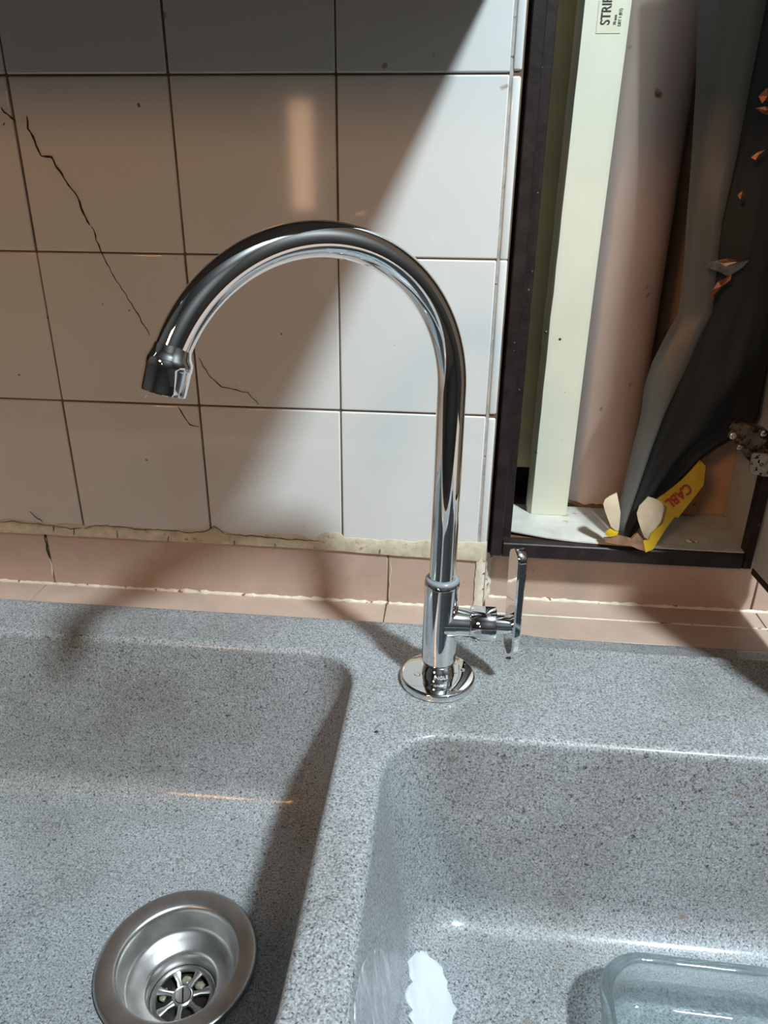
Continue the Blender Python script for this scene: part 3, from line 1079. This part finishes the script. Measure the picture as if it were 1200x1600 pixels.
for k in range(NR + 1):
    py = -160 + 1010 * k / NR
    dl, cr, rg, yc, hd = (interp(BG, py, c) for c in (2, 3, 4, 5, 6))
    A = at_y(dl, py, yc)
    B = at_y(rg, py, yc)
    B.x = min(B.x, 0.4365)
    Cc = at_y(cr, py, yc - hd)
    Cc.x = min(Cc.x, A.x + (B.x - A.x) * 0.72)
    hd *= 0.88
    ring = []
    w = B.x - A.x
    u_c = (Cc.x - A.x) / w
    for i in range(NC_):
        a = 2 * math.pi * i / NC_
        u = 0.5 - 0.5 * math.cos(a)
        v = -math.sin(a)                                            # front half first
        y = yc + v * hd * (1.0 if v > 0 else (0.78 + 0.22 * (1 - min(1, abs(u - u_c) / 0.4))))
        # ridge along the crease and long soft folds
        x = A.x + w * u
        z = A.z
        f1 = noise.noise((u * 5.5, py * 0.006, 1.3))
        f2 = noise.noise((u * 14.0, py * 0.012, 4.7))
        y += (0.0065 * f1 + 0.0028 * f2) * min(1, hd / .02)
        if v < 0 and u > u_c:
            y += 0.010 * min(1, (u - u_c) / 0.25) * min(1, hd / .02)
        ring.append((x, y, z + 0.004 * f1))
    rings.append(ring)
loft(bm, rings, True, True, True)
obj('bag_body', bm, M_bag, bag, smooth=True)
# clear sleeve edge, a thin folded film along the left side
bm = bmesh.new()
rings = []
for k in range(NR + 1):
    py = -160 + 990 * k / NR
    sl, dl, cr, yc, hd = (interp(BG, py, c) for c in (1, 2, 3, 5, 6))
    A = at_y(sl, py, yc - hd * 0.15)
    B = at_y(dl + (cr - dl) * 0.22, py, yc - hd * 0.62)
    ring = []
    fold = 0.0025 * noise.noise((py * 0.01, 2, 0))
    pr = [(0.0, 0.0), (0.25, -0.0014 + fold), (0.5, -0.001 - fold), (0.75, -0.001), (1.0, 0.002)]
    for u, dy in pr:
        p = A.lerp(B, u)
        ring.append((p.x, p.y + dy, p.z))
    for u, dy in pr[::-1]:
        p = A.lerp(B, u)
        ring.append((p.x, p.y + dy + 0.0022 + 0.004 * math.sin(math.pi * u), p.z))
    rings.append(ring)
loft(bm, rings, True, True, True)
obj('clear_sleeve', bm, M_film, bag, smooth=True)
bpy.context.view_layer.update()


def shard(name, px_pts, Y, mat, parent, jit=0.004, th_=0.0008):
    """small crumpled piece: fan of facets with their own depth"""
    P = [at_y(a, b, Y) + Vector((0, rnd.uniform(-jit, jit), 0)) for a, b in px_pts]
    c = sum(P, Vector()) / len(P) + Vector((0, -jit * 0.6, 0))
    bm = bmesh.new()
    f = [bm.verts.new(p) for p in P]
    b_ = [bm.verts.new(p + Vector((0, th_, 0))) for p in P]
    cv = bm.verts.new(c)
    cb_ = bm.verts.new(c + Vector((0, th_, 0)))
    n_ = len(P)
    for i in range(n_):
        j = (i + 1) % n_
        bm.faces.new((f[i], f[j], cv))
        bm.faces.new((b_[j], b_[i], cb_))
        bm.faces.new((f[i], b_[i], b_[j], f[j]))
    return obj(name, bm, mat, parent)


M_tear = simple('torn_shiny_film', (0.20, 0.20, 0.20), 0.18, var=0.5, vscale=120)
YT = 0.020
shard('copper_shred', [(1107, 470), (1112, 452), (1122, 440), (1136, 432), (1143, 428), (1140, 437), (1128, 450), (1114, 462)], YT, M_copper, bag)
shard('torn_film', [(1098, 410), (1120, 408), (1150, 409), (1172, 407), (1160, 418), (1138, 432), (1122, 424), (1106, 418)], YT + 0.001, M_tear, bag)
shard('copper_shred', [(1120, 407), (1136, 404), (1152, 406), (1148, 410), (1130, 411)], YT, M_copper, bag, 0.002)
shard('copper_shred', [(1186, 150), (1196, 138), (1212, 142), (1208, 158), (1196, 156), (1190, 162)], YT + 0.002, M_copper, bag)
shard('copper_shred', [(1183, 168), (1196, 166), (1210, 170), (1204, 180), (1190, 178)], YT + 0.002, M_copper, bag)
shard('copper_shred', [(1174, 246), (1184, 238), (1196, 234), (1190, 243), (1180, 250)], YT + 0.002, M_copper, bag, 0.002)
shard('copper_shred', [(1152, 305), (1160, 298), (1164, 304), (1156, 312)], YT, M_copper, bag, 0.002)

# torn yellow packet around the foot of the bag
pk = empty('yellow_packet')
tag(pk, 'torn yellow packet with red lettering at the foot of the black bag', 'packet')


def px6(pts, y0=None):
    """crop coordinates (6x zoom at 930,680) to the sloping plane of the packet"""
    out = []
    for a, b in pts:
        px, py = 930 + a / 6, 680 + b / 6
        Y = 0.000 + (861 - py) / 160 * 0.045
        out.append(at_y(px, py, Y))
    return out


def sheet(name, pts, mat, bulge, back, parent, off=0.0):
    P = px6(pts)
    c = sum(P, Vector()) / len(P)
    bm = bmesh.new()
    f = [bm.verts.new(p + Vector((0, off, 0))) for p in P]
    face = bm.faces.new(f)
    bmesh.ops.triangulate(bm, faces=[face])
    bmesh.ops.subdivide_edges(bm, edges=bm.edges[:], cuts=2, use_grid_fill=True)
    R_ = max((p - c).length for p in P)
    for v in bm.verts:
        d = (v.co - c).length / R_
        v.co.y += -bulge * (1 - d * d) + 0.0012 * noise.noise(v.co * 60)
    r = bmesh.ops.extrude_face_region(bm, geom=bm.faces[:])
    for v in [g for g in r['geom'] if isinstance(g, bmesh.types.BMVert)]:
        v.co.y += back
    return obj(name, bm, mat, parent, smooth=True, auto=40)


sheet('printed_face', [(985, 235), (1035, 290), (1010, 460), (890, 610), (765, 760), (735, 750), (690, 810), (640, 885), (540, 1060), (470, 1092), (440, 990), (500, 950), (505, 900), (610, 800), (650, 660), (575, 585), (800, 420)], M_yellow, 0.004, 0.0016, pk)
sheet('paper_flap', [(480, 550), (560, 575), (610, 605), (628, 650), (590, 770), (560, 815), (500, 890), (490, 960), (450, 940), (415, 860), (385, 770), (372, 700), (395, 630)], M_kraft, 0.006, 0.0014, pk, -0.006)
sheet('paper_flap', [(195, 525), (130, 550), (80, 580), (64, 620), (75, 670), (100, 740), (140, 840), (190, 885), (215, 880), (225, 700)], M_kraft, 0.004, 0.0014, pk, -0.004)
sheet('printed_face', [(150, 845), (200, 870), (215, 905), (200, 930), (140, 945), (98, 935), (92, 910), (120, 880)], M_yellow, 0.0015, 0.003, pk, -0.002)
sheet('torn_edge', [(80, 965), (140, 955), (210, 930), (330, 960), (400, 900), (440, 950), (470, 1085), (400, 1060), (330, 1020), (200, 1010), (95, 1000)], M_torn, 0.004, 0.004, pk, -0.001)
sheet('torn_edge', [(628, 640), (655, 655), (618, 800), (560, 830), (505, 905), (490, 960), (496, 890), (560, 812), (590, 765)], M_torn, 0.001, 0.002, pk, -0.0065)
# red lettering, upside down along the packet
me = text_mesh('CABL', 0.0155, 0.00012, 0.00028)
o0 = px6([(850, 425)])[0]
ex = (px6([(628, 612)])[0] - o0).normalized()
ey = (px6([(890, 470)])[0] + Vector((ex.z * -1, 0, ex.x)) - o0)
ey = Vector((-ex.z, 0, ex.x)).normalized()
ey = (ey - ex * ey.dot(ex)).normalized()
ez = ex.cross(ey).normalized()
if ez.y > 0:
    ez = -ez
# keep on the packet plane: tilt up-vector with the plane slope
slope = (px6([(700, 500)])[0] - px6([(700, 600)])[0])
slope_y = slope.y / slope.z
ey.y = slope_y * ey.z
ey.normalize()
for v in me.vertices:
    q = o0 + ex * v.co.x * 0.82 + ey * v.co.y + Vector((0, -0.0056 - v.co.z, 0))
    v.co = q
obj_me('lettering', me, M_red, pk)

# ------------------------------------------------------------------ glass dish in the right bowl
gd = empty('glass_dish')
tag(gd, 'clear glass oblong dish lying in the right bowl', 'dish')
GX0, GX1, GY0, GY1 = 0.2520, 0.4280, -0.4600, -0.3090
prof = [(0.014, 0.0006), (0.008, 0.0008), (0.003, 0.006), (0.001, 0.020), (0.0006, 0.040), (-0.0030, 0.0445), (-0.0036, 0.0475), (-0.002, 0.0500), (0.002, 0.0508), (0.0056, 0.0495), (0.0066, 0.046), (0.0066, 0.030), (0.0080, 0.014), (0.0110, 0.0080), (0.018, 0.0062)]
bm = bmesh.new()
rings = []
for ins, h in prof:
    rings.append(rrect(GX0 + ins, GX1 - ins, GY0 + ins, GY1 - ins, max(0.004, 0.036 - ins), ZF + h, 10, 8))
loft(bm, rings, True, True, True)
gm = Matrix.Translation((GX0, GY1, 0)) @ Matrix.Rotation(math.radians(-1.5), 4, 'Z') @ Matrix.Translation((-GX0, -GY1, 0))
bm.transform(gm)
obj('dish_body', bm, M_glass, gd, smooth=True, auto=60)
# ------------------------------------------------------------------ upper wall cabinet (above the frame; shades the tiles)
uc = empty('wall_cabinet')
tag(uc, 'brown wall cabinet hung on the tiles above the sink', 'cabinet')
UX, UH, UD, UXF = 0.1485, 0.100, 0.345, 0.1994
bm = bmesh.new()
foot = [Vector((-1.5, 0, UH)), Vector((UX, 0, UH)), Vector((UXF - 0.003, -UD + 0.018, UH)), Vector((-1.5, -UD + 0.018, UH))]
extrude_poly(bm, foot, Vector((0, 0, 0.65)))
obj('carcass', bm, M_cabinet, uc)
for k in range(3):
    d = mkbox('door', M_cabinet, UXF - 0.55 * (k + 1) + 0.002, UXF - 0.55 * k, -UD, -UD + 0.018, UH, 0.75, uc, 0.0015)
    mkbox('handle', M_steel, UXF - 0.55 * k - 0.06, UXF - 0.55 * k - 0.05, -UD - 0.025, -UD, UH + 0.06, UH + 0.18, d, 0.003)
# ceiling lamp fitting around the cool light
cl = empty('ceiling_lamp')
tag(cl, 'round ceiling lamp fitting in front of the sink', 'lamp')
bm = bmesh.new()
lathe(bm, [(0.012, 0.35), (0.012, 0.155), (0.045, 0.150), (0.050, 0.135), (0.048, 0.110), (0.040, 0.105)], KEY, 48)
obj('lamp_housing', bm, M_laminate, cl, smooth=True, auto=50)

# warm lamp bracketed off the far wall and a frame for the doorway strip
wl = empty('wall_lamp')
tag(wl, 'warm square lamp on a bracket off the wall opposite the sink', 'lamp')
bm = bmesh.new()
box(bm, -0.19, 0.19, -0.19, 0.19, 0.012, 0.05, 0.004)
bm.transform(Matrix.Translation((-0.85, -2.25, 0.80)) @ (Vector((0.0, 0, -0.3)) - Vector((-0.85, -2.25, 0.80))).normalized().to_track_quat('-Z', 'Y').to_matrix().to_4x4())
obj('lamp_housing', bm, M_laminate, wl)
bm = bmesh.new()
tube(bm, [(-0.87, -2.285, 0.82), (-0.87, -2.45, 0.86), (-0.87, -2.70, 0.86)], 0.012, 12)
obj('bracket', bm, M_laminate, wl, smooth=True)
bm = bmesh.new()
for a in ((-0.645, -0.628, -0.16, 0.292), (-0.532, -0.515, -0.16, 0.292), (-0.628, -0.532, -0.16, -0.146), (-0.628, -0.532, 0.278, 0.292)):
    box(bm, a[0], a[1], -2.70, -2.66, a[2], a[3])
wf = obj('doorway_strip_frame', bm, M_laminate)
tag(wf, 'frame around the warm strip standing for an unseen lit doorway opposite the sink', kind='structure')

# ------------------------------------------------------------------ crumbs on the sink deck
for px, py, r, lab in ((795, 1029, 0.0028, 'dark crumb on the sink deck below the tap lever'), (588, 1144, 0.0018, 'tiny dark crumb on the divider between the bowls')):
    c = at_z(px, py, ZR)
    bm = bmesh.new()
    bmesh.ops.create_icosphere(bm, subdivisions=2, radius=1)
    for v in bm.verts:
        q = 1 + 0.5 * noise.noise(v.co * 1.6 + Vector((px, 0, 0)))
        v.co = Vector((c.x + v.co.x * r * q, c.y + v.co.y * r * 0.7 * q, ZR + max(0.0001, (v.co.z * 0.5 + 0.45) * r * 0.7 * q)))
    tag(obj('crumb', bm, M_well, None, smooth=False), lab, 'crumb', 'crumbs on the sink deck')

# ------------------------------------------------------------------ water beads
bm = bmesh.new()


def drop(p, n_, r, flat=0.5):
    n_ = n_.normalized()
    q = n_.to_track_quat('Z', 'Y').to_matrix().to_4x4()
    mt_ = Matrix.Translation(p) @ q @ Matrix.Diagonal((r, r * rnd.uniform(.8, 1.25), r * flat, 1))
    bmesh.ops.create_uvsphere(bm, u_segments=14, v_segments=8, radius=1.0, matrix=mt_)


def hitn(px, py):
    d = (FWD + RIGHT * ((px - 600) / F_PX) + DOWN * ((py - 800) / F_PX)).normalized()
    loc, nrm, idx, dist = sink_bvh.ray_cast(CAM, d)
    if nrm is not None and nrm.dot(d) > 0:
        nrm = -nrm
    return loc, nrm


for k in range(46):
    px, py = rnd.uniform(680, 1190), 1195 + 220 * rnd.random() ** 1.6
    l, nn = hitn(px, py)
    drop(l, nn, rnd.uniform(0.0006, 0.0019))
for px, py, r in ((788, 1183, .0026), (930, 1290, .0022), (1010, 1180, .0020), (795, 1255, .0018), (720, 1190, .0015), (1095, 1235, .002)):
    l, nn = hitn(px, py)
    drop(l, nn, r)
zf_ = ZB + 0.0079
for px, py, r in ((723, 1047, .0022), (726, 1038, .0007), (712, 1052, .0014), (711, 1037, .0012), (652, 1054, .0030), (672, 1064, .0012), (675, 1070, .0012), (700, 1090, .0010)):
    p = at_z(px, py, zf_)
    drop(p, Vector((0, 0, 1)), r, 0.55)
p = end + tg * 0.0262 + Vector((0.0085, 0.0, 0.002))
drop(p, Vector((0, 0, -1)), 0.0018, 1.2)
p = end + tg * 0.0258 + Vector((-0.010, -0.002, -0.002))
drop(p, Vector((0, 0, -1)), 0.0010, 1.2)
wd = obj('water_droplets', bm, M_water, None, smooth=True)
tag(wd, 'clear water beads on the sink, flange and spout', 'water', kind='stuff')
